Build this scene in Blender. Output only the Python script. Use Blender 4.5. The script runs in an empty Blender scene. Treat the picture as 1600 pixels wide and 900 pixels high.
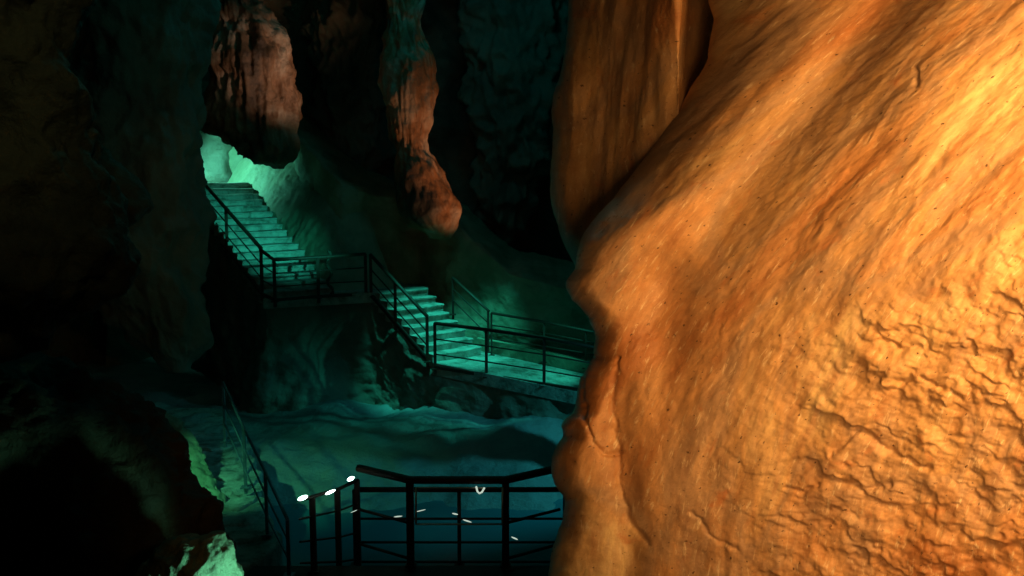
import bpy, math
import numpy as np
from mathutils import Vector, Matrix

# ------------------------------------------------------------------ camera, world, lights
S = bpy.context.scene
COL = S.collection
R = math.radians
CAM_Z, PITCH, F = 5.4, R(7.2), 1500.0
cam = bpy.data.cameras.new('camera')
cam.lens = 36.0 * F / 1600.0
cam.clip_start, cam.clip_end = 0.05, 500
camo = bpy.data.objects.new('camera', cam)
camo.location = (0, 0, CAM_Z)
camo.rotation_euler = (R(90) - PITCH, 0, 0)
COL.objects.link(camo)
S.camera = camo

w = bpy.data.worlds.new('World')
S.world = w
w.use_nodes = True
bg = w.node_tree.nodes['Background']
bg.inputs[0].default_value = (0.02, 0.5, 0.42, 1)
bg.inputs[1].default_value = 0.002
S.view_settings.view_transform = 'Standard'
S.view_settings.look = 'None'
S.view_settings.exposure = 0
S.view_settings.gamma = 1
S.cycles.use_denoising = True
S.cycles.max_bounces = 5
S.cycles.sample_clamp_indirect = 4


def P(px, py, Y):
    """point seen at picture position (px, py) at the world distance Y"""
    x = (px - 800) / F
    up = (450 - py) / F
    yw = math.cos(PITCH) + up * math.sin(PITCH)
    zw = -math.sin(PITCH) + up * math.cos(PITCH)
    t = Y / yw
    return Vector((x * t, Y, CAM_Z + zw * t))


def lamp(name, kind, loc, energy, color, radius=0.1, target=None, angle=60, blend=0.6):
    l = bpy.data.lights.new(name, kind)
    l.energy, l.color = energy, color
    l.shadow_soft_size = radius
    o = bpy.data.objects.new(name, l)
    o.location = loc
    if kind == 'SPOT':
        l.spot_size, l.spot_blend = R(angle), blend
        d = Vector(target) - Vector(loc)
        o.rotation_euler = d.to_track_quat('-Z', 'Y').to_euler()
    COL.objects.link(o)
    return o


TEAL = (0.04, 1.0, 0.72)
GREEN = (0.12, 1.0, 0.42)
BLUE = (0.04, 0.60, 0.64)
WARM = (1.0, 0.50, 0.25)
# amber flood beside the flowstone
lamp('amber_flood', 'SPOT', (1.5, 1.6, 5.6), 240, (1.0, 0.505, 0.135), 0.3, (1.75, 3.0, 5.15), 96, 0.5)
# show lights of the stairs
lamp('stair_light_high', 'SPOT', P(268, 222, 25.0), 430, (0.15, 1.0, 0.70), 0.12, P(385, 320, 26.4), 120, 0.6)
lamp('stair_light_front', 'SPOT', P(905, 310, 14.0), 2900, TEAL, 0.12, P(400, 372, 22.5), 15, 0.9)
lamp('stair_light_low', 'SPOT', P(740, -90, 18.8), 3000, TEAL, 0.12, P(705, 480, 20.5), 27, 0.9)
lamp('walkway_light', 'SPOT', P(985, 440, 18.6), 260, TEAL, 0.08, P(800, 575, 19.2), 62, 0.8)
# warm lights on hanging rocks
lamp('warm_light_left', 'SPOT', P(912, 330, 17.0), 1500, (1.0, 0.66, 0.45), 0.08, P(442, 122, 22.0), 16, 1.0)
lamp('warm_light_column', 'SPOT', P(925, 500, 19.6), 800, (1.0, 0.48, 0.22), 0.08, P(664, 232, 22.2), 33, 1.0)
# pool light
lamp('pool_light', 'SPOT', (3.6, 15.6, 3.9), 420, BLUE, 0.10, (-0.5, 16.6, 0.2), 66, 0.7)
# green light on the lower stairs
lamp('lower_stair_light', 'SPOT', P(112, 596, 13.0), 260, GREEN, 0.08, P(335, 745, 14.8), 54, 0.9)
lamp('low_rock_light', 'SPOT', P(560, 985, 6.6), 190, (0.25, 1.0, 0.62), 0.08, P(285, 890, 7.2), 40, 1.0)
# added fill lamps: dim cavern ambience, and lifts on flowstone and left rocks
lamp('cavern_glow', 'POINT', (-1.0, 12.5, 9.6), 30, (0.01, 1.0, 0.80), 0.5)
lamp('amber_low_fill', 'SPOT', (0.45, 0.0, 4.85), 270, (1.0, 0.50, 0.16), 0.4, (1.2, 3.2, 4.85), 60, 0.9)  # added fill near the camera, evens out the flowstone front
lamp('amber_fill', 'SPOT', (-1.0, 1.6, 6.9), 10, (1.0, 0.50, 0.19), 0.5, (0.95, 3.6, 5.3), 58, 0.8)
lamp('left_fill', 'SPOT', (-1.2, 2.6, 8.4), 75, (0.95, 1.0, 0.45), 0.3, (-4.6, 7.4, 6.4), 52, 0.9)
lamp('cavern_glow_back', 'POINT', (-1.0, 20.5, 11.0), 42, (0.01, 0.9, 0.95), 0.5)
lamp('under_glow', 'POINT', (-3.0, 14.8, 3.6), 2.5, (0.02, 0.9, 0.75), 0.3)

# ------------------------------------------------------------------ noise
def _h(ix, iy, iz, seed):
    n = (ix * 374761393 + iy * 668265263 + iz * 2147483647 + seed * 974711) & 0xFFFFFFFF
    n = ((n ^ (n >> 13)) * 1274126177) & 0xFFFFFFFF
    n = ((n ^ (n >> 16)) * 2246822519) & 0xFFFFFFFF
    return n ^ (n >> 15)


def gn(x, y, z=0.0, seed=0):
    x, y, z = np.broadcast_arrays(np.asarray(x, float), np.asarray(y, float), np.asarray(z, float))
    fx, fy, fz = np.floor(x), np.floor(y), np.floor(z)
    ix, iy, iz = fx.astype(np.int64), fy.astype(np.int64), fz.astype(np.int64)
    x, y, z = x - fx, y - fy, z - fz
    u, v, q = (t * t * t * (t * (t * 6 - 15) + 10) for t in (x, y, z))
    out = 0
    for dx in (0, 1):
        for dy in (0, 1):
            for dz in (0, 1):
                h = _h(ix + dx, iy + dy, iz + dz, seed)
                gx = (h & 1023) / 511.5 - 1
                gy = ((h >> 10) & 1023) / 511.5 - 1
                gz = ((h >> 20) & 1023) / 511.5 - 1
                d = gx * (x - dx) + gy * (y - dy) + gz * (z - dz)
                out = out + d * (u if dx else 1 - u) * (v if dy else 1 - v) * (q if dz else 1 - q)
    return out * 1.4


def fbm(x, y, z=0.0, o=4, seed=0, gain=0.5):
    s, a, f = 0, 1.0, 1.0
    for i in range(o):
        s = s + a * gn(x * f, y * f, z * f, seed + i * 17)
        a *= gain
        f *= 2.03
    return s


def ridged(x, y, z=0.0, o=4, seed=0):
    s, a, f = 0, 1.0, 1.0
    for i in range(o):
        s = s + a * (1 - 2.2 * np.abs(gn(x * f, y * f, z * f, seed + i * 31)))
        a *= 0.5
        f *= 2.07
    return s


def sstep(a, b, x):
    t = np.clip((x - a) / (b - a), 0, 1)
    return t * t * (3 - 2 * t)


# ------------------------------------------------------------------ materials
def mat(name, base, base2=None, rough=0.6, scale=1.5, bump=0.3, bscale=6.0, metal=0.0, spec=0.5, stretch=(1, 1, 1), third=None, uv=False):
    m = bpy.data.materials.new(name)
    m.use_nodes = True
    nt = m.node_tree
    N, L = nt.nodes, nt.links
    b = N['Principled BSDF']
    b.inputs['Roughness'].default_value = rough
    b.inputs['Metallic'].default_value = metal
    b.inputs['Specular IOR Level'].default_value = spec
    tc = N.new('ShaderNodeTexCoord')
    mp = N.new('ShaderNodeMapping')
    mp.inputs['Scale'].default_value = stretch
    L.new(tc.outputs['UV' if uv else 'Object'], mp.inputs[0])
    n1 = N.new('ShaderNodeTexNoise')
    n1.inputs['Scale'].default_value = scale
    n1.inputs['Detail'].default_value = 8
    n1.inputs['Roughness'].default_value = 0.62
    n1.inputs['Distortion'].default_value = 0.4
    L.new(mp.outputs[0], n1.inputs['Vector'])
    r = N.new('ShaderNodeValToRGB')
    r.color_ramp.elements[0].position = 0.36
    r.color_ramp.elements[1].position = 0.64
    r.color_ramp.elements[0].color = (*base, 1)
    r.color_ramp.elements[1].color = (*(base2 or base), 1)
    if third:
        e = r.color_ramp.elements.new(0.5)
        e.color = (*third, 1)
    L.new(n1.outputs['Fac'], r.inputs[0])
    L.new(r.outputs[0], b.inputs['Base Color'])
    n2 = N.new('ShaderNodeTexNoise')
    n2.inputs['Scale'].default_value = bscale
    n2.inputs['Detail'].default_value = 9
    n2.inputs['Roughness'].default_value = 0.65
    L.new(mp.outputs[0], n2.inputs['Vector'])
    bp = N.new('ShaderNodeBump')
    bp.inputs['Strength'].default_value = bump
    bp.inputs['Distance'].default_value = 0.12 if not uv else 0.02
    L.new(n2.outputs['Fac'], bp.inputs['Height'])
    L.new(bp.outputs[0], b.inputs['Normal'])
    mr = N.new('ShaderNodeMapRange')
    mr.inputs['To Min'].default_value = max(0.05, rough - 0.18)
    mr.inputs['To Max'].default_value = min(1, rough + 0.18)
    L.new(n2.outputs['Fac'], mr.inputs['Value'])
    L.new(mr.outputs[0], b.inputs['Roughness'])
    return m


M_wall = mat('cave_rock', (0.10, 0.11, 0.09), (0.26, 0.24, 0.19), 0.65, 0.6, 0.9, 2.2)
M_bank = mat('damp_bank_rock', (0.16, 0.19, 0.12), (0.36, 0.35, 0.24), 0.6, 0.9, 0.6, 3.0)
M_brown = mat('brown_rock', (0.07, 0.035, 0.02), (0.50, 0.36, 0.27), 0.5, 0.9, 0.9, 3.0, third=(0.26, 0.13, 0.07))
M_col = mat('column_rock', (0.05, 0.03, 0.02), (0.48, 0.34, 0.26), 0.5, 0.8, 0.8, 3.0, third=(0.28, 0.12, 0.05), stretch=(1, 1, 0.7))
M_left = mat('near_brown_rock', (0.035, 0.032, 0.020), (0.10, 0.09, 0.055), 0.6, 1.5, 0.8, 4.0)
M_low = mat('pale_rock', (0.12, 0.15, 0.10), (0.26, 0.30, 0.21), 0.6, 2.0, 0.9, 5.0)
M_floor = mat('pool_floor_rock', (0.22, 0.25, 0.26), (0.34, 0.38, 0.38), 0.55, 1.2, 0.8, 4.0)
M_conc = mat('step_concrete', (0.16, 0.16, 0.13), (0.48, 0.48, 0.43), 0.65, 3.5, 0.7, 11.0, third=(0.36, 0.36, 0.32))
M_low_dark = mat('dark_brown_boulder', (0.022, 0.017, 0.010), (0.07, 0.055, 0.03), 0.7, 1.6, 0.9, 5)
M_dark = mat('dark_wet_rock', (0.04, 0.045, 0.05), (0.08, 0.085, 0.09), 0.5, 1, 0.5, 4)
M_steel = mat('dark_painted_steel', (0.035, 0.016, 0.011), (0.06, 0.028, 0.018), 0.62, 4, 0.1, 20, metal=0.0)
M_wire = mat('pale_bronze_steel', (0.70, 0.60, 0.45), (0.85, 0.75, 0.60), 0.4, 4, 0.1, 20, metal=0.2)
M_rope = mat('old_rope', (0.03, 0.03, 0.02), (0.08, 0.07, 0.05), 0.8, 6, 0.6, 25)
M_lens = bpy.data.materials.new('lit_lamp_lens')
M_lens.use_nodes = True
_b = M_lens.node_tree.nodes['Principled BSDF']
_b.inputs['Base Color'].default_value = (0.8, 0.85, 0.8, 1)
_b.inputs['Emission Color'].default_value = (0.62, 1.0, 0.86, 1)
_b.inputs['Emission Strength'].default_value = 12
M_glint = M_lens.copy()
M_glint.name = 'glint_emission'  # reflection brightness given as emission, for glints that are no lamps
M_glint.node_tree.nodes['Principled BSDF'].inputs['Emission Strength'].default_value = 0.7
M_glint.node_tree.nodes['Principled BSDF'].inputs['Emission Color'].default_value = (0.75, 0.9, 0.75, 1)


def flow_mat():
    """wet amber flowstone: colour follows the flow lines of the stone (UV = surface metres across / along the flow)"""
    m = bpy.data.materials.new('amber_flowstone')
    m.use_nodes = True
    nt = m.node_tree
    N, L = nt.nodes, nt.links
    b = N['Principled BSDF']
    uv = N.new('ShaderNodeTexCoord')

    def noise(scale, st, det=8, rough=0.6, dist=0.0):
        mp = N.new('ShaderNodeMapping')
        mp.inputs['Scale'].default_value = st
        L.new(uv.outputs['UV'], mp.inputs[0])
        n = N.new('ShaderNodeTexNoise')
        n.inputs['Scale'].default_value = scale
        n.inputs['Detail'].default_value = det
        n.inputs['Roughness'].default_value = rough
        n.inputs['Distortion'].default_value = dist
        L.new(mp.outputs[0], n.inputs['Vector'])
        return n.outputs['Fac']

    def ramp(fac, stops):
        r = N.new('ShaderNodeValToRGB')
        e = r.color_ramp.elements
        e[0].position, e[0].color = stops[0][0], (*stops[0][1], 1)
        e[1].position, e[1].color = stops[-1][0], (*stops[-1][1], 1)
        for p, c in stops[1:-1]:
            x = e.new(p)
            x.color = (*c, 1)
        L.new(fac, r.inputs[0])
        return r.outputs[0]

    def mix(f, a, c, mode='MIX'):
        x = N.new('ShaderNodeMix')
        x.data_type = 'RGBA'
        x.blend_type = mode
        if isinstance(f, float):
            x.inputs[0].default_value = f
        else:
            L.new(f, x.inputs[0])
        L.new(a, x.inputs[6])
        L.new(c, x.inputs[7])
        return x.outputs[2]
    big = noise(2.2, (1, 0.55, 1), 5, 0.55, 0.6)
    c1 = ramp(big, [(0.34, (0.40, 0.17, 0.07)), (0.45, (0.50, 0.28, 0.14)), (0.52, (0.40, 0.26, 0.17)), (0.58, (0.50, 0.30, 0.15)), (0.66, (0.62, 0.44, 0.26))])
    streak = noise(10.0, (1.5, 0.38, 1), 8, 0.7, 0.5)
    c2 = ramp(streak, [(0.35, (0.34, 0.27, 0.24)), (0.5, (0.5, 0.5, 0.5)), (0.64, (0.72, 0.70, 0.64))])
    c = mix(0.6, c1, c2, 'OVERLAY')
    # pale mineral films plus wet glints painted into the colour, along the flow
    film_glint = noise(30.0, (1.8, 0.45, 1), 5, 0.75, 0.5)
    ff = ramp(film_glint, [(0.57, (0, 0, 0)), (0.68, (0.85, 0.85, 0.85))])
    rg = N.new('ShaderNodeRGB')
    rg.outputs[0].default_value = (0.72, 0.58, 0.42, 1)
    c = mix(ff, c, rg.outputs[0])
    blotch = noise(7.0, (1, 0.8, 1), 6, 0.7, 0.5)
    bf = ramp(blotch, [(0.58, (0, 0, 0)), (0.72, (0.85, 0.85, 0.85))])
    rgb = N.new('ShaderNodeRGB')
    rgb.outputs[0].default_value = (0.46, 0.16, 0.05, 1)
    c = mix(bf, c, rgb.outputs[0])
    grain = noise(120.0, (1, 1, 1), 6, 0.8)
    c3 = ramp(grain, [(0.3, (0.40, 0.40, 0.40)), (0.7, (0.60, 0.60, 0.60))])
    c = mix(0.6, c, c3, 'OVERLAY')
    # small dark pits
    pit = noise(55.0, (1, 1, 1), 3, 0.5)
    pf = ramp(pit, [(0.66, (0, 0, 0)), (0.72, (1, 1, 1))])
    rgb2 = N.new('ShaderNodeRGB')
    rgb2.outputs[0].default_value = (0.10, 0.05, 0.025, 1)
    c = mix(pf, c, rgb2.outputs[0])
    L.new(c, b.inputs['Base Color'])
    ro = N.new('ShaderNodeMapRange')
    ro.inputs['From Min'].default_value, ro.inputs['From Max'].default_value = 0.35, 0.65
    ro.inputs['To Min'].default_value, ro.inputs['To Max'].default_value = 0.7, 0.22
    L.new(blotch2 := noise(5.0, (1.4, 0.5, 1), 5, 0.6), ro.inputs['Value'])
    L.new(ro.outputs[0], b.inputs['Roughness'])
    h1 = noise(30.0, (1.3, 0.75, 1), 8, 0.72, 0.3)
    b1 = N.new('ShaderNodeBump')
    b1.inputs['Strength'].default_value = 0.34
    b1.inputs['Distance'].default_value = 0.018
    L.new(h1, b1.inputs['Height'])
    b2 = N.new('ShaderNodeBump')
    b2.inputs['Strength'].default_value = 0.45
    b2.inputs['Distance'].default_value = 0.005
    L.new(grain, b2.inputs['Height'])
    L.new(b1.outputs[0], b2.inputs['Normal'])
    L.new(b2.outputs[0], b.inputs['Normal'])
    b.inputs['Coat Weight'].default_value = 0.2
    b.inputs['Coat Roughness'].default_value = 0.22
    L.new(b2.outputs[0], b.inputs['Coat Normal'])
    return m


M_flow = flow_mat()

# ------------------------------------------------------------------ object helpers
def tag(o, label=None, cat=None, group=None, kind=None):
    if label: o['label'] = label
    if cat: o['category'] = cat
    if group: o['group'] = group
    if kind: o['kind'] = kind
    return o


def empty(name, loc, label, cat, group=None):
    o = bpy.data.objects.new(name, None)
    o.location = loc
    o.empty_display_size = 0.2
    COL.objects.link(o)
    return tag(o, label, cat, group)


def link(name, me, m, parent=None):
    me.materials.append(m)
    o = bpy.data.objects.new(name, me)
    COL.objects.link(o)
    if parent is not None:
        o.parent = parent
        o.matrix_parent_inverse = Matrix.Translation(-Vector(parent.location))
    return o


def grid_mesh(name, V, m, parent=None, wrap=False, uv=None, caps=False):
    """V: (rows, cols, 3) array -> one smooth mesh"""
    nr, nc = V.shape[:2]
    idx = np.arange(nr * nc).reshape(nr, nc)
    if wrap:
        a, b_ = idx[:-1], np.roll(idx, -1, 1)[:-1]
        c_, d = np.roll(idx, -1, 1)[1:], idx[1:]
    else:
        a, b_, c_, d = idx[:-1, :-1], idx[:-1, 1:], idx[1:, 1:], idx[1:, :-1]
    q = np.stack([a, b_, c_, d], -1).reshape(-1, 4)
    me = bpy.data.meshes.new(name)
    verts = V.reshape(-1, 3)
    nq = len(q)
    faces_extra = []
    if caps:
        top = verts[idx[0]].mean(0)
        bot = verts[idx[-1]].mean(0)
        verts = np.vstack([verts, top, bot])
        t, bo = nr * nc, nr * nc + 1
        for j in range(nc):
            k = (j + 1) % nc
            faces_extra.append((t, idx[0, k], idx[0, j]))
            faces_extra.append((bo, idx[-1, j], idx[-1, k]))
    loops = np.concatenate([q.ravel(), np.array(faces_extra, dtype=np.int64).ravel()]).astype(np.int32)
    nf = nq + len(faces_extra)
    starts = np.concatenate([np.arange(nq) * 4, nq * 4 + np.arange(len(faces_extra)) * 3]).astype(np.int32)
    me.vertices.add(len(verts))
    me.vertices.foreach_set('co', verts.astype(np.float32).ravel())
    me.loops.add(len(loops))
    me.loops.foreach_set('vertex_index', loops)
    me.polygons.add(nf)
    me.polygons.foreach_set('loop_start', starts)
    me.polygons.foreach_set('use_smooth', np.ones(nf, dtype=bool))
    me.update(calc_edges=True)
    me.validate()
    if uv is not None:
        l = me.uv_layers.new(name='flow')
        u = uv.reshape(-1, 2)[q.ravel()]
        l.data.foreach_set('uv', u.astype(np.float32).ravel())
    return link(name, me, m, parent)


class MB:
    def __init__(s): s.v, s.f = [], []

    def box(s, c, size, rz=0.0, bev=0.0):
        c = Vector(c)
        hx, hy, hz = (t / 2 for t in size)
        rot = Matrix.Rotation(rz, 3, 'Z')
        n = len(s.v)
        for z in (-hz, hz):
            for x, y in ((-hx, -hy), (hx, -hy), (hx, hy), (-hx, hy)):
                s.v.append(c + rot @ Vector((x, y, z)))
        for f in ((0, 3, 2, 1), (4, 5, 6, 7), (0, 1, 5, 4), (1, 2, 6, 5), (2, 3, 7, 6), (3, 0, 4, 7)):
            s.f.append([n + i for i in f])

    def tube(s, pts, r, seg=8, flat=1.0):
        pts = [Vector(p) for p in pts]
        n0 = len(s.v)
        for i, p in enumerate(pts):
            d = (pts[min(i + 1, len(pts) - 1)] - pts[max(i - 1, 0)]).normalized()
            a = d.cross(Vector((0, 0, 1)))
            a = Vector((1, 0, 0)) if a.length < 1e-3 else a.normalized()
            b = d.cross(a).normalized()
            rr = r[i] if isinstance(r, (list, tuple)) else r
            for k in range(seg):
                t = 2 * math.pi * (k + 0.5) / seg
                s.v.append(p + a * rr * math.cos(t) + b * rr * math.sin(t) * flat)
        for i in range(len(pts) - 1):
            for k in range(seg):
                k2 = (k + 1) % seg
                s.f.append([n0 + i * seg + k, n0 + i * seg + k2, n0 + (i + 1) * seg + k2, n0 + (i + 1) * seg + k])
        s.f.append([n0 + k for k in range(seg)][::-1])
        s.f.append([n0 + (len(pts) - 1) * seg + k for k in range(seg)])

    def build(s, name, m, parent=None, smooth=False):
        me = bpy.data.meshes.new(name)
        me.from_pydata([tuple(v) for v in s.v], [], s.f)
        me.update()
        if smooth:
            me.polygons.foreach_set('use_smooth', [True] * len(me.polygons))
        return link(name, me, m, parent)


def displace(V, amount, wrap=False):
    """move each grid vertex along the grid's own normal"""
    du = (np.roll(V, -1, 1) - np.roll(V, 1, 1)) if wrap else np.gradient(V, axis=1)
    dv = np.gradient(V, axis=0)
    n = np.cross(du, dv)
    n /= np.linalg.norm(n, axis=2, keepdims=True) + 1e-9
    return V + n * amount[..., None]


# ------------------------------------------------------------------ cavern shell (structure)
def interp(xs, pts):
    pts = np.array(pts, float)
    return np.stack([np.interp(xs, pts[:, 0], pts[:, k]) for k in range(1, pts.shape[1])], -1)


def smooth(a, n):
    k = np.hanning(2 * n + 3)[1:-1]
    k /= k.sum()
    p = np.pad(a, ((n, n), (0, 0)), 'edge') if a.ndim == 2 else np.pad(a, n, 'edge')
    if a.ndim == 1:
        return np.convolve(p, k, 'valid')
    return np.stack([np.convolve(p[:, i], k, 'valid') for i in range(a.shape[1])], -1)


def rock_sheet(name, plan, z0, z1, lean, rows, cols, amp, freq, m, seed, ridge=0.4, smo=8):
    plan = np.array(plan, float)
    d = np.concatenate([[0], np.cumsum(np.hypot(*np.diff(plan[:, :2], axis=0).T))])
    xy = smooth(interp(np.linspace(0, d[-1], cols), np.column_stack([d, plan])), smo)
    v = np.linspace(0, 1, rows)[:, None]
    lo = z0 if np.isscalar(z0) else np.interp(np.linspace(0, 1, cols), np.linspace(0, 1, len(z0)), z0)[None]
    hi = z1 if np.isscalar(z1) else np.interp(np.linspace(0, d[-1], cols), d, z1)[None]
    z = hi + (lo - hi) * v + np.zeros((1, cols))
    X = xy[:, 0][None] + np.zeros_like(z)
    Y = xy[:, 1][None] + lean(v, z)
    A = amp * (fbm(X * freq, Y * freq, z * freq, 6, seed, 0.52) + ridge * (ridged(X * freq * 1.3, Y * freq, z * freq * 0.7, 5, seed + 5) - 1))
    V = displace(np.stack([X, Y, z], -1), A)
    return V


# back wall of the cavern with its roof curling forward
V = rock_sheet('x', [(-26, 8), (-20, 24), (-9.6, 27.5), (-5, 29), (0, 30), (6, 28), (14, 22), (20, 6)], -3, 17,
               lambda v, z: -9 * np.clip((z - 9) / 8, 0, 1) ** 2, 260, 420, 1.7, 0.22, M_wall, 3)
tag(grid_mesh('cave_back_wall', V, M_wall), kind='structure')

# roof
gx, gy = np.meshgrid(np.linspace(-26, 20, 160), np.linspace(-6, 30, 130))
gz = 13.5 + 1.6 * fbm(gx * 0.2, gy * 0.2, 0, 5, 9) - 1.0 * ridged(gx * 0.3, gy * 0.3, 0, 3, 4) * 0.6
tag(grid_mesh('cave_roof', np.stack([gx, gy, gz], -1), M_wall), kind='structure')

# floor of the cavern: rises from under the platform to the foot of the walkway
gx, gy = np.meshgrid(np.linspace(-26, 20, 420), np.linspace(-6, 31, 360))
gz = -0.62 + 0.95 * sstep(13.2, 18.4, gy) + 0.25 * fbm(gx * 0.45, gy * 0.45, 0, 5, 21)
gz += 0.025 * ridged(gx * 1.1, gy * 1.3, 0, 4, 23) + 0.02 * fbm(gx * 5, gy * 5, 0, 4, 24)
gz += 0.30 * np.exp(-(((gx - 0.1) / 1.2) ** 2 + ((gy - 17.4) / 0.8) ** 2))
gz -= 3.0 * sstep(9.5, 6.5, gy)
tag(grid_mesh('cave_floor', np.stack([gx, gy, gz], -1), M_floor), kind='structure')

# still water of the pool in front of the platform
M_water = mat('dark_pool_water', (0.02, 0.15, 0.19), (0.03, 0.19, 0.24), 0.16, 0.5, 0.05, 1.2)
gx, gy = np.meshgrid(np.linspace(-6, 5, 50), np.linspace(10.5, 17.2, 40))
tag(grid_mesh('pool_water', np.stack([gx, gy, -0.24 + 0 * gx], -1), M_water), kind='structure')

# bank behind the stairs and the walkway
V = rock_sheet('x', [(-10.5, 24.6), (-8.3, 26.6), (-6.8, 26.0), (-5.3, 23.6), (-4.0, 22.0), (-3.4, 22.6), (-2.3, 23.0), (-1.3, 22.2), (-0.1, 21.3), (2.0, 20.2), (6, 18.4), (9, 17.5)],
               -0.5, [8.6, 8.6, 7.2, 6.0, 5.0, 4.7, 4.6, 4.0, 3.0, 2.6, 2.6, 2.6],
               lambda v, z: 0.22 * (z - 2), 150, 420, 0.16, 0.8, M_bank, 41, 0.35, 6)
# give the bank a rounded crown running back into the dark
top = V[0]
rows_ = []
for k in range(10, 0, -1):
    t = k / 10
    rows_.append(top + np.array([0, 3.5 * t, 0.5 * math.sin(t * math.pi / 2) - 0.2 * t]) + 0.12 * np.stack([0 * top[:, 0], 0 * top[:, 0], fbm(top[:, 0] * 2, top[:, 1] + t * 3, 0, 3, 2)], -1))
V = np.concatenate([np.stack(rows_), V])
tag(grid_mesh('cave_bank', V, M_bank), kind='structure')

# rock face carrying the stairs, the landing and the walkway
PATH_FRONT = [P(215, 230, 27), P(315, 330, 24.0), P(410, 466, 20.0), P(582, 464, 21.0), P(674, 566, 19.5), P(895, 612, 18.0), P(1100, 640, 16.6)]
plan = [(-14, 20)] + [(p.x, p.y + 0.05) for p in PATH_FRONT] + [(8, 14.5)]
zt = [4.6] + [p.z - 0.10 for p in PATH_FRONT] + [0.6]
V = rock_sheet('x', plan, -1.2, zt, lambda v, z: -1.15 * v ** 1.3, 130, 420, 0.26, 0.75, M_wall, 77, 0.5, 3)
f = np.linspace(0, 1, 130)[:, None, None] ** 0.5          # keep the upper edge tight to the path
edge = rock_sheet('x', plan, -1.2, zt, lambda v, z: -1.15 * v ** 1.3, 130, 420, 0.0, 0.75, M_wall, 77, 0.5, 3)
V = edge + (V - edge) * np.clip(f * 1.6, 0.05, 1)
tag(grid_mesh('path_rock_face', V, M_wall), kind='structure')


# ------------------------------------------------------------------ rocks made of stacked rings
def pillar(name, rows, Y, m, label, cat, thick=1.0, nr=120, ns=120, amp=0.25, freq=1.2, seed=1, ridge=0.5, yshift=None, flute=0.0, power=2.0, parent=None):
    rows = np.array(rows, float)
    py = np.linspace(rows[0, 0], rows[-1, 0], nr)
    L_ = smooth(np.interp(py, rows[:, 0], rows[:, 1]), 2)
    R_ = smooth(np.interp(py, rows[:, 0], rows[:, 2]), 2)
    Yc = np.full(nr, float(Y)) if yshift is None else Y + np.interp(py, *zip(*yshift))
    V = np.zeros((nr, ns, 3))
    th = np.linspace(0, 2 * math.pi, ns, endpoint=False)
    ct = np.sign(np.cos(th)) * np.abs(np.cos(th)) ** (2 / power)
    st = np.sign(np.sin(th)) * np.abs(np.sin(th)) ** (2 / power)
    for i in range(nr):
        a, b = P(L_[i], py[i], Yc[i]), P(R_[i], py[i], Yc[i])
        c, h = (a + b) / 2, (b - a).length / 2
        V[i, :, 0] = c.x + h * ct
        V[i, :, 1] = c.y + h * thick * st
        V[i, :, 2] = c.z
    X, Yy, Z = V[..., 0], V[..., 1], V[..., 2]
    A = amp * (fbm(X * freq, Yy * freq, Z * freq, 6, seed) + ridge * (ridged(X * freq * 1.4, Yy * freq * 1.4, Z * freq * 0.8, 5, seed + 3) - 1))
    if flute:
        A = A + flute * (ridged(X * 3.2, Yy * 3.2, Z * 0.35, 4, seed + 8) - 1)
    A = A - A.mean()
    taper = np.minimum(1, np.minimum(np.arange(nr), np.arange(nr)[::-1]) / 6)[:, None]
    W = displace(V, -A * taper, True)
    if parent is None:
        o = grid_mesh(name, W, m, None, True, None, True)
        tag(o, label, cat)
        return o
    return grid_mesh(name, W, m, parent, True, None, True)


# dark pillar hiding the left of the stairs
pillar('rock_pillar', [(-420, 40, 420), (-100, 70, 345), (0, 80, 330), (60, 95, 326), (130, 105, 318), (200, 112, 313), (300, 120, 313), (380, 130, 312), (440, 150, 311), (490, 180, 314), (530, 210, 314), (560, 240, 308), (580, 262, 296)],
       18.5, M_wall, 'huge dark rock pillar standing left of the turquoise upper stairs', 'rock pillar', 0.9, 200, 220, 0.30, 0.8, 12)
# hanging brown rock above the stairs
pillar('hanging_rock', [(-200, 320, 480), (-60, 318, 440), (0, 328, 400), (38, 330, 425), (55, 326, 446), (80, 330, 454), (120, 330, 458), (160, 328, 466), (200, 330, 467), (225, 350, 462), (245, 385, 460), (258, 415, 450), (264, 430, 442)],
       22.6, M_brown, 'bulging brown rock hanging above the turquoise stairs, lit from above', 'hanging rock', 0.8, 160, 180, 0.14, 1.1, 31, 0.8, flute=0.09)
# brown column
pillar('rock_column', [(-220, 560, 720), (-60, 585, 680), (30, 606, 650), (60, 598, 662), (100, 596, 680), (140, 600, 687), (180, 604, 676), (220, 612, 668), (232, 618, 668), (255, 614, 688), (290, 620, 706), (320, 628, 717), (350, 645, 717), (372, 672, 706)],
       22.4, M_col, 'slender reddish brown rock column with dark hollows above the landing', 'rock column', 0.9, 170, 150, 0.10, 1.1, 57, 0.7, flute=0.05,
       yshift=[(-220, 1.0), (200, 0), (372, -0.3)])
# dim rock hanging between column and flowstone
pillar('blue_rock', [(-220, 700, 930), (0, 720, 900), (120, 735, 890), (220, 738, 870), (300, 745, 840), (350, 760, 820), (380, 775, 800)],
       27.0, M_wall, 'dim blue black rock hanging right of the slender brown column', 'hanging rock', 0.8, 130, 150, 0.4, 0.9, 83, 0.8)
pillar('middle_rock', [(-220, 440, 640), (0, 480, 600), (120, 500, 590), (220, 505, 588), (300, 520, 585), (350, 540, 575), (372, 550, 565)],
       28.5, M_wall, 'dim green black rock hanging between the two brown rocks', 'hanging rock', 0.8, 130, 150, 0.4, 0.9, 84, 0.8)
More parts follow.
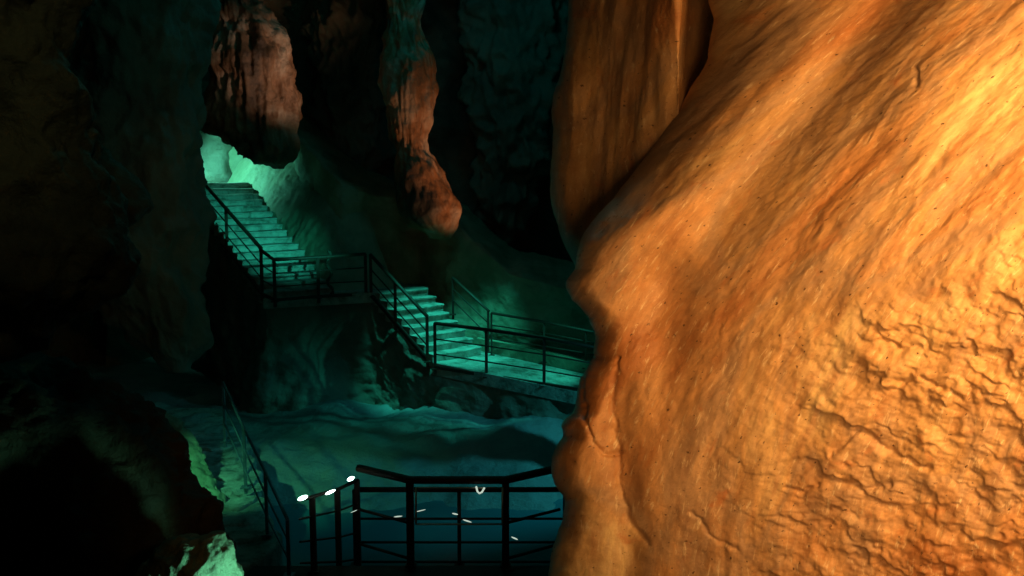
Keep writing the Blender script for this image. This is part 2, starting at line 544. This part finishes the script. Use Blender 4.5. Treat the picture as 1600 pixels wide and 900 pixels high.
# near left masses
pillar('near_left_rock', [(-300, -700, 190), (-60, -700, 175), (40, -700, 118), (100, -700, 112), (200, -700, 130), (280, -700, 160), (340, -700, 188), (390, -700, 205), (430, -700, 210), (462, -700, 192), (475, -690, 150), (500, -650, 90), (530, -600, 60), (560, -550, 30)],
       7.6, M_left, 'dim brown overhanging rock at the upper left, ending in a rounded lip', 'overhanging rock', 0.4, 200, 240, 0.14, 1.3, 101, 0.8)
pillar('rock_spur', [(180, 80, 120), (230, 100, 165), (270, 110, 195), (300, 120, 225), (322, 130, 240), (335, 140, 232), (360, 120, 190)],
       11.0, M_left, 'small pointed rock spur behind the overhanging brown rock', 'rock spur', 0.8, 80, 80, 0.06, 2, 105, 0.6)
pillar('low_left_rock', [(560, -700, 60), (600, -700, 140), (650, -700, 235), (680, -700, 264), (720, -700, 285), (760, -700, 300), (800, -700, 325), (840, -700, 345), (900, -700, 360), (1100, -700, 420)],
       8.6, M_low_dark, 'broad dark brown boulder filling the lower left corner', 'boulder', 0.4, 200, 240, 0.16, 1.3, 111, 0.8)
pillar('pale_boulder', [(832, 330, 352), (842, 300, 360), (856, 255, 366), (875, 225, 371), (900, 205, 376), (960, 180, 385), (1080, 170, 400)],
       7.2, M_low, 'pale greenish rock catching light at the bottom left', 'boulder', 0.7, 120, 140, 0.05, 3.0, 121, 0.9)
# unseen rock by the pool light, added to throw a shadow on the pool bed
pillar('shadow_rock', [(462, 948, 970), (476, 932, 986), (506, 926, 992), (544, 936, 982), (600, 942, 978), (660, 930, 990), (720, 915, 1005), (800, 890, 1030)],
       16.3, M_bank, 'added rock out of view behind the edge of the flowstone, shading the pool bed', 'shadow_rock', 0.9, 90, 90, 0.04, 2.0, 131, 0.5)


# ------------------------------------------------------------------ foreground flowstone
def flowstone():
    root = empty('flowstone_wall', (1.0, 3.4, 4.0), 'huge amber flowstone rock face filling the right of the view', 'rock formation')

    def q_of(px, py):
        # flow lines: leaning right at the top, upright further down
        y = np.clip(py, 50, 950)
        G = 1.1 * (np.minimum(py, 50) + (y - 50) - (y - 50) ** 2 / (2 * 900.0))
        return px + G
    # --- main body
    ED = [(-700, 1075), (-200, 1098), (0, 1106), (30, 1116), (55, 1113), (90, 1108), (120, 1090), (170, 1060), (240, 1012), (310, 955), (345, 922), (372, 905), (400, 899), (420, 896), (440, 882), (452, 882), (470, 893), (484, 910), (496, 922), (520, 930),
          (556, 928), (580, 912), (604, 902), (635, 898), (648, 894), (656, 880), (668, 878), (684, 880), (700, 868), (718, 861), (740, 861), (760, 868), (776, 880), (790, 882), (812, 878), (840, 868), (880, 858), (900, 855), (1100, 846), (1700, 830)]
    ED = np.array(ED, float)
    py = np.concatenate([np.linspace(-700, -40, 50)[:-1], np.linspace(-40, 940, 600), np.linspace(940, 1700, 50)[1:]])
    e = smooth(np.interp(py, ED[:, 0], ED[:, 1]), 3)
    e = e + 2.6 * fbm(py / 20.0, 0.3, 0, 4, 5) * sstep(330, 420, py)
    soft = 1 - sstep(250, 420, py)               # the upper edge rolls away gently
    Rr = 48 + 120 * soft
    D = 0.30 + 0.25 * soft
    th = np.linspace(R(-75), R(90), 150)
    pw = e[:, None] + Rr[:, None] * (1 - np.cos(th)[None])
    yw = (D[:, None]) * (1 - np.sin(th)[None])
    s = np.linspace(0, 1, 640)[1:] 
    pf = (e + Rr)[:, None] + (2150 - (e + Rr))[:, None] * (s[None] ** 1.12)
    PX = np.concatenate([pw, pf], 1)
    YO = np.concatenate([yw, np.zeros_like(pf)], 1)
    PY = py[:, None] + np.zeros_like(PX)
    Y = 3.65 - 0.00136 * (PX - 870) + YO
    # broad forms of the stone
    Y += 0.10 * sstep(400, -100, PY) * sstep(1500, 1100, PX)
    ridge = PX - (1490 - 0.42 * np.clip(PY, -400, 800))
    Y += 0.12 * (sstep(60, -260, ridge) - 0.1 * sstep(-150, -420, ridge)) * sstep(900, 450, PY)
    Y += 0.07 * np.exp(-((PX - 1120 + (PY - 350) * 0.8) / 60.0) ** 2) * sstep(700, 300, PY)
    Y += 0.05 * np.exp(-((PX - 975 - 10 * np.sin(PY / 60)) / 26.0) ** 2) * sstep(560, 640, PY)                 # fold beside the lower lobes
    Y += 0.05 * np.exp(-((PX - 1040) / 40.0) ** 2) * sstep(700, 500, PY) * sstep(350, 450, PY)
    x = (PX - 800) / F
    up = (450 - PY) / F
    t = Y / (math.cos(PITCH) + up * math.sin(PITCH))
    V = np.stack([x * t, Y, CAM_Z + t * (-math.sin(PITCH) + up * math.cos(PITCH))], -1)
    q = q_of(PX, PY) / 100.0
    l = PY / 100.0
    wq = q + 0.35 * fbm(q * 0.7, l * 0.7, 0, 3, 200)
    rough_zone = sstep(1080, 1330, PX + 0.25 * (PY - 700)) * sstep(380, 600, PY + 0.12 * (PX - 1300))
    rough_zone = np.clip(rough_zone + 0.25 * fbm(q * 0.8, l * 0.8, 3, 3, 222), 0, 1)
    streak_zone = 1 - 0.75 * rough_zone
    calm = 0.25 + 0.75 * sstep(-0.25, 0.25, fbm(q * 0.6 + 5, l * 0.35, 0, 3, 230))
    A = 0.022 * fbm(wq * 0.75, l * 0.28, 0, 3, 210)                                      # long drapes
    A += 0.018 * fbm(q * 1.1, l * 1.0, 0, 4, 211)
    A += 0.0018 * streak_zone * calm * ridged(wq * 2.3, l * 0.5, 0, 4, 212)
    A += 0.002 * streak_zone * calm * fbm(wq * 9.0, l * 1.7, 0, 4, 213)
    A += 0.0025 * fbm(q * 5, l * 5, 0, 4, 214)
    # beads and scallops running down the flow
    sc = gn(wq * 5.5, l * 3.2, 0, 215)
    A += 0.006 * streak_zone * calm * np.clip(sc - 0.12, 0, 1)
    # slabs and ledges of the broken zone: plates, split by cracks that run to the lower right
    a = R(20)
    u1 = (PX * math.cos(a) + PY * math.sin(a)) / 100
    v1 = (-PX * math.sin(a) + PY * math.cos(a)) / 100
    wob = 0.55 * fbm(u1 * 0.9, v1 * 0.9, 0, 4, 240)
    led = (v1 * 1.15 + wob + 0.25 * fbm(u1 * 2.2, v1 * 2.2, 0, 3, 241))
    fr = led - np.floor(led)
    plate = gn(u1 * 0.9, np.floor(led) * 7.3, 0, 245)
    saw = sstep(0, 0.82, fr) * (1 - sstep(0.86, 0.99, fr))
    A += rough_zone * (0.026 * (0.45 + plate) * saw - 0.008)
    led2 = (v1 * 3.0 + 1.3 * wob + 0.4 * fbm(u1 * 3, v1 * 3, 0, 3, 251))
    fr2 = led2 - np.floor(led2)
    p2 = gn(u1 * 1.6, np.floor(led2) * 5.1, 0, 255)
    A += rough_zone * 0.010 * np.clip(0.35 + p2, 0, 1) * sstep(0, 0.75, fr2) * (1 - sstep(0.82, 0.98, fr2))
    A += rough_zone * 0.007 * fbm(u1 * 2.4, v1 * 4.5, 0, 5, 260, 0.55)
    n = gn(u1 * 1.3 + 0.3 * wob, v1 * 2.0, 0, 261)

    def groove(pts, width, depth, seed=0, up_lip=0.15):
        nonlocal A
        pts = np.array(pts, float)
        best = np.full(PX.shape, 1e9)
        wx = PX + 6 * fbm(PX / 25, PY / 25, 0, 3, 300 + seed)
        wy = PY + 6 * fbm(PX / 25, PY / 25, 5, 3, 310 + seed)
        for (x0, y0), (x1, y1) in zip(pts[:-1], pts[1:]):
            dx, dy = x1 - x0, y1 - y0
            tt = np.clip(((wx - x0) * dx + (wy - y0) * dy) / (dx * dx + dy * dy), 0, 1)
            best = np.minimum(best, np.hypot(wx - x0 - tt * dx, wy - y0 - tt * dy))
        A = A - depth * np.exp(-(best / width) ** 2) + up_lip * depth * np.exp(-(best / (width * 4)) ** 2)
    groove([(918, 560), (905, 600), (912, 650), (925, 690), (945, 712), (968, 706)], 4, 0.0150, 1)
    groove([(962, 560), (958, 640), (966, 700), (968, 760), (985, 820), (1012, 850)], 5, 0.0150, 2)
    groove([(905, 500), (935, 560)], 8, 0.0100, 3)
    groove([(1300, 705), (1325, 685), (1345, 670), (1360, 690), (1400, 712), (1450, 735)], 5, 0.0150, 4)
    groove([(1225, 766), (1255, 768), (1278, 758)], 4, 0.0140, 5)
    groove([(1080, 800), (1110, 835), (1150, 858)], 4, 0.0110, 6)
    groove([(1370, 520), (1400, 540), (1440, 545)], 4, 0.0110, 7)
    groove([(1440, 590), (1470, 605), (1500, 620)], 4, 0.0120, 8)
    groove([(1310, 752), (1350, 765), (1390, 755)], 5, 0.0150, 9)
    groove([(1426, 108), (1430, 128)], 5, 0.0120, 10)
    A *= 0.25 + 0.75 * np.concatenate([np.linspace(0, 1, 110), np.ones(PX.shape[1] - 110)])[None]
    V = displace(V, -A * (0.62 + 0.36 * rough_zone))
    # surface coordinates in metres of stone
    uv = np.stack([q * 0.22, l * 0.22], -1)
    grid_mesh('rock_face', V, M_flow, root, False, uv)

    # --- curtain further back, left of the body
    EC = np.array([(-700, 930), (-200, 905), (0, 893), (60, 890), (110, 882), (150, 868), (175, 868), (200, 873), (240, 870), (300, 868), (340, 874), (370, 884), (395, 894), (430, 915), (520, 960), (900, 1000)], float)
    py = np.linspace(-700, 900, 620)
    e = smooth(np.interp(py, EC[:, 0], EC[:, 1]), 3) + 2.0 * fbm(py / 22.0, 0.7, 0, 3, 6)
    th = np.linspace(R(-75), R(90), 90)
    pw = e[:, None] + 46 * (1 - np.cos(th)[None])
    yw = 0.35 * (1 - np.sin(th)[None]) + np.zeros_like(pw)
    s = np.linspace(0, 1, 260)[1:]
    pf = (e + 46)[:, None] + (1330 - (e + 46))[:, None] * s[None]
    PX = np.concatenate([pw, pf], 1)
    Y = np.concatenate([yw, np.zeros_like(pf)], 1) + np.maximum(5.0 - 0.0055 * (PX - 870), 3.9) + 0.014 * np.clip(PX - 1060, 0, 100)
    PY = py[:, None] + np.zeros_like(PX)
    x = (PX - 800) / F
    up = (450 - PY) / F
    t = Y / (math.cos(PITCH) + up * math.sin(PITCH))
    V = np.stack([x * t, Y, CAM_Z + t * (-math.sin(PITCH) + up * math.cos(PITCH))], -1)
    q = (PX + 0.05 * PY) / 100
    l = PY / 100
    A = 0.05 * fbm(q * 1.0, l * 0.15, 0, 3, 270) + 0.006 * ridged(q * 1.9, l * 0.16, 0, 3, 271) + 0.006 * fbm(q * 4, l * 1.2, 0, 4, 272)
    V = displace(V, -A)
    grid_mesh('rock_curtain', V, M_flow, root, False, np.stack([q * 0.29, l * 0.29], -1))


flowstone()


# ------------------------------------------------------------------ stairs, landing, walkway
def lerp(a, b, t): return a + (b - a) * t


def stair(name, lo, hi, width, n, side, label, over=0.03):
    """flight from the point lo (nose of the lowest step, near edge) up to hi; side = unit vector across the flight"""
    root = empty(name, lo, label, 'stairs')
    d = Vector((hi.x - lo.x, hi.y - lo.y, 0))
    run, rise = d.length / n, (hi.z - lo.z) / n
    d.normalize()
    rng = np.random.RandomState(len(label))
    for i in range(n):
        a = lo + d * run * i
        z = lo.z + rise * (i + 1)
        mb = MB()
        j = rng.uniform(-0.02, 0.02, 6)
        NS = 10
        # worn slab with an uneven nose and a rounded edge
        prof = [(0.0, -rise - 0.12), (0.0, -0.055), (-0.03, -0.045), (-0.036, -0.02), (-0.022, -0.003), (0.02, 0.0), (run + 0.05, 0.0), (run + 0.05, -rise - 0.12)]
        for k in range(NS + 1):
            s = k / NS
            wob = 0.018 * math.sin(s * 7 + i * 1.7) + 0.01 * math.sin(s * 17 + i)
            for (pd, pz) in prof:
                mb.v.append(a + side * width * s * (1 + j[0]) + d * (pd + (wob if pd < run * 0.5 else 0)) + Vector((0, 0, z - lo.z + pz + 0.006 * math.sin(s * 9 + i * 2.3))))
        m_ = len(prof)
        for k in range(NS):
            for p in range(m_):
                p2 = (p + 1) % m_
                mb.f.append([k * m_ + p, k * m_ + p2, (k + 1) * m_ + p2, (k + 1) * m_ + p])
        mb.f.append(list(range(m_)))
        mb.f.append([NS * m_ + p for p in range(m_)][::-1])
        mb.build('step', M_conc, root)
    return root


A1, A2 = P(412, 466, 20.0), P(290, 286, 24.6)       # near edge of upper flight
d1 = Vector((A2.x - A1.x, A2.y - A1.y, 0)).normalized()
side1 = Vector((d1.y, -d1.x, 0))                     # to the right
stair('upper_stairs', A1, A2, 1.55, 17, side1, 'turquoise lit stone stairs climbing behind the pillar, highest flight')
run1 = Vector((A2.x - A1.x, A2.y - A1.y, 0)).length
V = np.zeros((60, 150, 3))
for i_, t_ in enumerate(np.linspace(0, 1, 60)):
    for j_, s_ in enumerate(np.linspace(0.02, 1.25, 150)):
        b_ = A1 + side1 * (1.44 + 1.7 * t_) + d1 * run1 * s_
        V[i_, j_] = (b_.x, b_.y, lerp_z := A1.z + (A2.z - A1.z) * min(s_, 1.0) - 0.25 + (1.5 * min(1, s_ * 3)) * (1 - (1 - t_) ** 2.2))
V[..., 2] += 0.10 * fbm(V[..., 0] * 1.6, V[..., 1] * 1.6, 0, 5, 61) + 0.04 * ridged(V[..., 0] * 3, V[..., 1] * 3, 0, 3, 62)
tag(grid_mesh('stair_side_rock', V[::-1], M_bank), kind='structure')
B1, B2 = P(676, 566, 19.5), P(582, 466, 21.0)
B2.z = A1.z
d2 = Vector((B2.x - B1.x, B2.y - B1.y, 0)).normalized()
side2 = Vector((d2.y, -d2.x, 0))
stair('middle_stairs', B1, B2, 1.35, 8, side2, 'short turquoise lit flight between the landing and the railed walkway')


def slab(name, pts, thick, m, parent=None, label=None, kind=None, cat=None):
    mb = MB()
    n = len(pts)
    for p in pts: mb.v.append(Vector(p))
    for p in pts: mb.v.append(Vector(p) - Vector((0, 0, thick)))
    mb.f.append(list(range(n)))
    mb.f.append(list(range(n, 2 * n))[::-1])
    for i in range(n):
        j = (i + 1) % n
        mb.f.append([i, i + n, j + n, j])
    o = mb.build(name, m, parent)
    tag(o, label, cat, kind=kind)
    return o


zl = A1.z
slab('landing', [(A1.x, A1.y - 0.05, zl), (B2.x + 0.05, B2.y - 0.08, zl), (B2.x + 1.15, B2.y + 0.85, zl), (-3.0, 23.2, zl), (-4.4, 22.2, zl), (A1.x + 1.0, A1.y + 0.9, zl)], 0.22, M_conc,
     label='flat concrete landing between the upper and middle stairs', cat='landing')
W1, W2, W3 = B1.copy(), P(895, 610, 18.0), P(1120, 640, 16.8)
off = Vector((0.45, 1.35, 0))
slab('walkway', [W1 - Vector((0, .06, 0)), W2 - Vector((0, .06, 0)), W3, W3 + off, W2 + off, W1 + off + Vector((0.3, 0.1, 0))], 0.25, M_conc,
     label='gently sloping concrete walkway leading right behind the flowstone', cat='walkway')
slab('kerb', [W1 + off * 1.02 + Vector((0.4, 0, .26)), W2 + off * 1.02 + Vector((0, 0, .26)), W3 + off * 1.02 + Vector((0, 0, .26)), W3 + off * 1.15 + Vector((0, 0, .26)), W2 + off * 1.15 + Vector((0, 0, .26)), W1 + off * 1.15 + Vector((0.4, 0, .26))], 0.5, M_bank,
     label='low stone kerb along the far side of the walkway', cat='kerb')


# ------------------------------------------------------------------ railings
def railing(label, bases, tops, posts, bars, top_r=0.046, post_r=0.042, bar_r=0.015, m=M_steel, group=None, toe=True, foot=0.10):
    """bases / tops: matching lists of points; posts: list of parameters along the run; bars: heights as a fraction"""
    root = empty('railing', bases[0], label, 'railing', group)
    n = len(bases)

    def at(lst, s):
        s = max(0, min(n - 1 - 1e-6, s))
        i = int(s)
        return lerp(lst[i], lst[i + 1], s - i)
    mb = MB(); mb.tube(tops, top_r, 8, 0.8); mb.build('handrail', m, root, True)
    for f_ in bars:
        mb = MB(); mb.tube([lerp(b, t, f_) for b, t in zip(bases, tops)], bar_r, 6); mb.build('rail_bar', m, root, True)
    if toe:
        mb = MB(); mb.tube([lerp(b, t, 0.05) for b, t in zip(bases, tops)], 0.045, 4, 1.0); mb.build('bottom_rail', m, root)
    for s in posts:
        b, t = at(bases, s), at(tops, s)
        mb = MB()
        mb.tube([b - Vector((0, 0, foot)), t], post_r, 4)
        mb.box(b + Vector((0, 0, 0.012 - foot * 0.0)), (0.14, 0.14, 0.02))
        mb.build('post', m, root)
    return root


def vtop(base, px_top_y, Y=None):
    """a top point straight above base, at the height seen at picture row px_top_y"""
    t = P(800, px_top_y, base.y)
    return Vector((base.x, base.y, t.z))


b = [P(296, 318, 24.7), P(410, 462, 20.0)]
t = [vtop(b[0], 258), vtop(b[1], 388)]
railing('dark railing along the left edge of the turquoise upper stairs', b, t, [0.16, 0.57, 1.0], [0.36, 0.66])
b = [P(409, 463, 19.97), P(430, 472, 19.8), P(498, 466, 20.3), P(572, 463, 20.95)]
t = [vtop(b[0], 390), vtop(b[1], 406), vtop(b[2], 402), vtop(b[3], 397)]
railing('dark railing across the front of the landing below the upper stairs', b, t, [1.0, 2.0, 3.0], [0.36, 0.68], bar_r=0.014)
b = [P(580, 464, 20.95), P(668, 566, 19.5)]
t = [vtop(b[0], 398), vtop(b[1], 494)]
railing('dark sloping railing on the near side of the short middle stairs', b, t, [0.0, 0.45, 1.0], [0.36, 0.66])
b = [P(680, 577, 19.35), P(760, 590, 18.9), P(850, 604, 18.3), P(960, 622, 17.6)]
t = [vtop(b[0], 505), vtop(b[1], 515), vtop(b[2], 528), vtop(b[3], 549)]
railing('long dark railing on the near side of the walkway, vanishing behind the flowstone', b, t, [0.0, 1.0, 2.0, 3.0], [0.33, 0.66])
b = [P(708, 492, 21.7), P(764, 552, 20.7)]
t = [vtop(b[0], 434), vtop(b[1], 486)]
railing('thin dark railing on the far side of the short middle stairs', b, t, [0.0, 0.98], [0.4, 0.7], top_r=0.036, post_r=0.036, toe=False)
b = [P(768, 556, 20.5), P(850, 566, 20.0), P(960, 582, 19.2)]
t = [vtop(b[0], 489), vtop(b[1], 503), vtop(b[2], 526)]
railing('thin dark railing on the far side of the walkway', b, t, [0.0, 1.0, 1.6], [0.4, 0.72], top_r=0.036, post_r=0.03, toe=False)

# knotted rope hanging beside the landing railing
mb = MB()
pts = []
p0, p1 = P(512, 392, 20.6), P(517, 462, 20.55)
for k in range(40):
    s = k / 39
    q_ = lerp(p0, p1, s)
    pts.append(q_ + Vector((0.05 * math.sin(s * 16), 0.04 * math.cos(s * 21), 0)))
mb.tube(pts, [0.022 + 0.016 * abs(math.sin(k * 0.55)) for k in range(40)], 7)
tag(mb.build('rope', M_rope, None, True), 'dark twisted rope hanging beside the post of the landing railing', 'rope')

# ------------------------------------------------------------------ lower platform
plat = empty('viewing_platform', (-1.6, 11.0, 0), 'dark steel viewing platform with its edge at the bottom of the view', 'platform')
zp = P(720, 889, 12.0).z
slab('deck', [(-4.0, 8.4, zp), (0.9, 8.4, zp), (0.9, 12.1, zp), (-0.2, 12.1, zp), (-2.5, 12.1, zp), (-3.4, 12.1, zp)], 0.12, M_steel, plat)
for x_ in (-3.2, -1.6, 0.2):
    mb = MB(); mb.tube([(x_, 11.6, zp - 0.12), (x_, 11.6, -1.4)], 0.09, 8); mb.build('support_post', M_steel, plat)

# front railing of the platform: a straight bay with two wings that turn away
r0 = 12.0
cL, cR = P(642, 884, r0), P(790, 884, r0)
wL, wR = P(563, 866, 12.5), P(874, 866, 12.5)
wL.z = wR.z = cL.z
tops_ = [Vector((p.x, p.y, P(700, 750, r0).z)) for p in (wL, cL, cR, wR)]
front = railing('heavy dark platform railing with a square bay, nearest railing at the bottom', [wL, cL, cR, wR], tops_, [1.0, 2.0], [], top_r=0.062, post_r=0.066, toe=False, foot=0.02)
for (a_, b_) in ((0.50, 0.0), (0.08, 0.0)):
    for (u_, v_) in ((0, 1), (2, 3)):
        bb = [wL, cL, cR, wR]
        mb = MB()
        mb.tube([lerp(bb[u_], tops_[u_], a_), lerp(bb[v_], tops_[v_], a_)], 0.022, 6)
        mb.build('rail_bar', M_steel, front, True)
# pale picture-less frame in the bay
fr_ = empty('sign_frame', P(718, 820, 11.93), 'thin pale metal frame hung in the square bay of the platform railing', 'frame')
q1, q2, q3, q4 = P(650, 762, 11.93), P(785, 762, 11.93), P(785, 819, 11.93), P(650, 819, 11.93)
for a_, b_, nm in ((q1, q4, 'side_bar'), (q2, q3, 'side_bar'), (q4, q3, 'bottom_bar'), (q1, q2, 'top_bar')):
    mb = MB(); mb.tube([a_, b_], 0.013 if nm != 'top_bar' else 0.007, 6); mb.build(nm, M_wire, fr_, True)
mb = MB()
hk = [P(744, 760, 11.9), P(746, 768, 11.9), P(749, 771, 11.9), P(753, 769, 11.9), P(757, 762, 11.9)]  # bright reflection on the rail, built as a glowing curved shape
mb.tube(hk, 0.012, 6); hko = mb.build('curved_glint', M_glint, None, True)
tag(hko, 'small curved emissive glint on the top rail of the platform bay', 'clip')

# rear railing, straight
b = [P(556, 884, 13.0), P(718, 884, 13.0), P(900, 884, 13.0)]
t = [vtop(x_, 765) for x_ in b]
railing('straight dark railing behind the square bay of the platform', b, t, [0.0, 1.0, 1.9], [0.05, 0.31, 0.62], top_r=0.045, post_r=0.036, bar_r=0.018, toe=False)
# left railing climbing to the bay
b = [P(470, 893, 11.6), P(492, 893, 11.9), P(532, 893, 12.3), P(562, 890, 12.7)]
t = [vtop(b[0], 782), vtop(b[1], 776), vtop(b[2], 764), vtop(b[3], 750)]
railing('dark railing with lit lamps left of the square bay', b, t, [0.95, 1.95, 2.95], [0.12, 0.42, 0.74], top_r=0.028, post_r=0.05, bar_r=0.014, toe=False)
for px_, py_ in ((488, 892), (526, 892), (560, 888)):
    pass


def rail_lamp(c, L_, r_, ang, label, group, lens, housing=True, name='rail_lamp', glow=0):
    root = empty(name, c, label, 'lamp', group)
    d = Vector((math.cos(ang), 0, math.sin(ang)))
    n = 9
    mb = MB()
    pts = [c + d * L_ * (k / (n - 1) - 0.5) for k in range(n)]
    mb.tube(pts, [r_ * math.sqrt(max(0.04, 1 - (2 * k / (n - 1) - 1) ** 2)) for k in range(n)], 10)
    mb.build('lens', lens, root, True)
    mb = MB()
    up_ = Vector((-d.z, 0, d.x))
    pts2 = [p - up_ * (r_ * 0.85) + Vector((0, 0.01, 0)) for p in pts]
    mb.tube(pts2, r_ * 0.35, 6)
    mb.build('housing', M_steel, root, True)
    return root


g = 'lit lamps along the left platform railing'
rail_lamp(P(473, 778, 11.6), 0.13, 0.027, R(22), 'leftmost and brightest lamp on the railing left of the bay', g, M_lens)
rail_lamp(P(516, 769, 11.9), 0.14, 0.018, R(25), 'thin middle lamp of the three on the railing left of the bay', g, M_lens)
rail_lamp(P(548, 748, 12.2), 0.10, 0.025, R(28), 'highest lamp of the three, nearest the square bay', g, M_lens)
g = 'small emissive glints behind the platform railing'
for px_, py_, L_, r_, an, lb in (  # reflections off bars and water, built as glowing dashes
        (622, 807, 0.12, 0.012, 6, 'small white emissive glint left of the heavy bay post'),
        (657, 798, 0.15, 0.009, 14, 'thin tilted emissive glint inside the frame beside the left bay post'),
        (711, 803, 0.085, 0.014, -12, 'small emissive glint just left of the thin middle post'),
        (730, 814, 0.13, 0.013, -18, 'emissive glint just above the bottom of the pale frame, right of the thin post'),
        (804, 841, 0.10, 0.014, -24, 'lowest emissive glint, right of the right bay post'),
        (553, 799, 0.10, 0.007, 24, 'faint emissive glint on the left railing near the wing')):
    rail_lamp(P(px_, py_, 12.9 if px_ != 553 else 12.5), L_, r_ * 0.75, R(an), lb, g, M_glint, name='emissive_glint')

# ------------------------------------------------------------------ lower left stairs
ls = empty('lower_stairs', P(380, 850, 12.6), 'dim green worn stone steps curving up at the lower left beside the blue grey railing', 'stairs')
rows_ = [(410, 346, 872, 12.2), (400, 336, 842, 12.8), (393, 326, 814, 13.4), (388, 318, 788, 14.0), (382, 312, 764, 14.6), (376, 306, 741, 15.2), (368, 296, 719, 15.9), (358, 280, 698, 16.6), (346, 262, 678, 17.4), (336, 236, 660, 18.2)]
for k, (xr, xl, y_, Y_) in enumerate(rows_):
    a_, b_ = P(xl - 14, y_, Y_), P(xr + 6, y_, Y_)
    c_ = (a_ + b_) / 2
    hw = (b_.x - a_.x) / 2
    dep = 0.62
    n_ = 36
    zt_, V = c_.z, []
    for (zz, sc) in ((-0.75, 1.0), (-0.30, 1.0), (-0.10, 1.02), (-0.045, 1.02), (-0.012, 0.985), (0.0, 0.93), (-0.006, 0.5), (-0.02, 0.02)):
        ring = []
        for q_ in range(n_):
            th_ = 2 * math.pi * q_ / n_
            cx_, sy_ = math.cos(th_), math.sin(th_)
            ex = 2 / 3.2
            x_ = math.copysign(abs(cx_) ** ex, cx_) * hw
            y2 = math.copysign(abs(sy_) ** ex, sy_) * dep
            wob = 1 + 0.05 * math.sin(3 * th_ + k * 1.9) + 0.03 * math.sin(7 * th_ + k)
            ring.append((c_.x + x_ * sc * wob, c_.y + dep * 0.75 + (y2 + 0.10 * math.cos(th_ * 2 + k) * hw) * sc * wob, zt_ + zz))
        V.append(ring)
    V = np.array(V)
    V[..., 2] += 0.02 * fbm(V[..., 0] * 4, V[..., 1] * 4, 0, 3, 70 + k) * (V[..., 2] > zt_ - 0.2)
    grid_mesh('step', V[::-1], M_conc, ls, True)
# stone cheek on their left
cheek = [(646, 225, 262), (660, 235, 285), (690, 250, 308), (720, 265, 322), (760, 280, 338), (790, 290, 356), (830, 310, 380), (900, 330, 410)]
pillar('stone_cheek', cheek, 13.5, M_bank, 'green lit stone cheek along the left of the lower steps', 'rock', 0.5, 120, 80, 0.05, 2.5, 141, 0.7,
       yshift=[(640, 3.0), (760, 1.0), (900, -1.3)])
b = [P(352, 690, 16.4), P(384, 762, 14.4), P(418, 836, 12.9), P(452, 900, 11.7)]
t = [vtop(b[0], 597), vtop(b[1], 668), vtop(b[2], 738), vtop(b[3], 812)]
M_bluegrey = mat('blue_grey_steel', (0.10, 0.15, 0.20), (0.20, 0.26, 0.32), 0.4, 4, 0.1, 20, metal=0.4)
railing('blue grey railing running down beside the lower stone steps', b, t, [0.0, 1.0, 2.0, 3.0], [0.30, 0.64], top_r=0.022, post_r=0.03, m=M_bluegrey, toe=False)
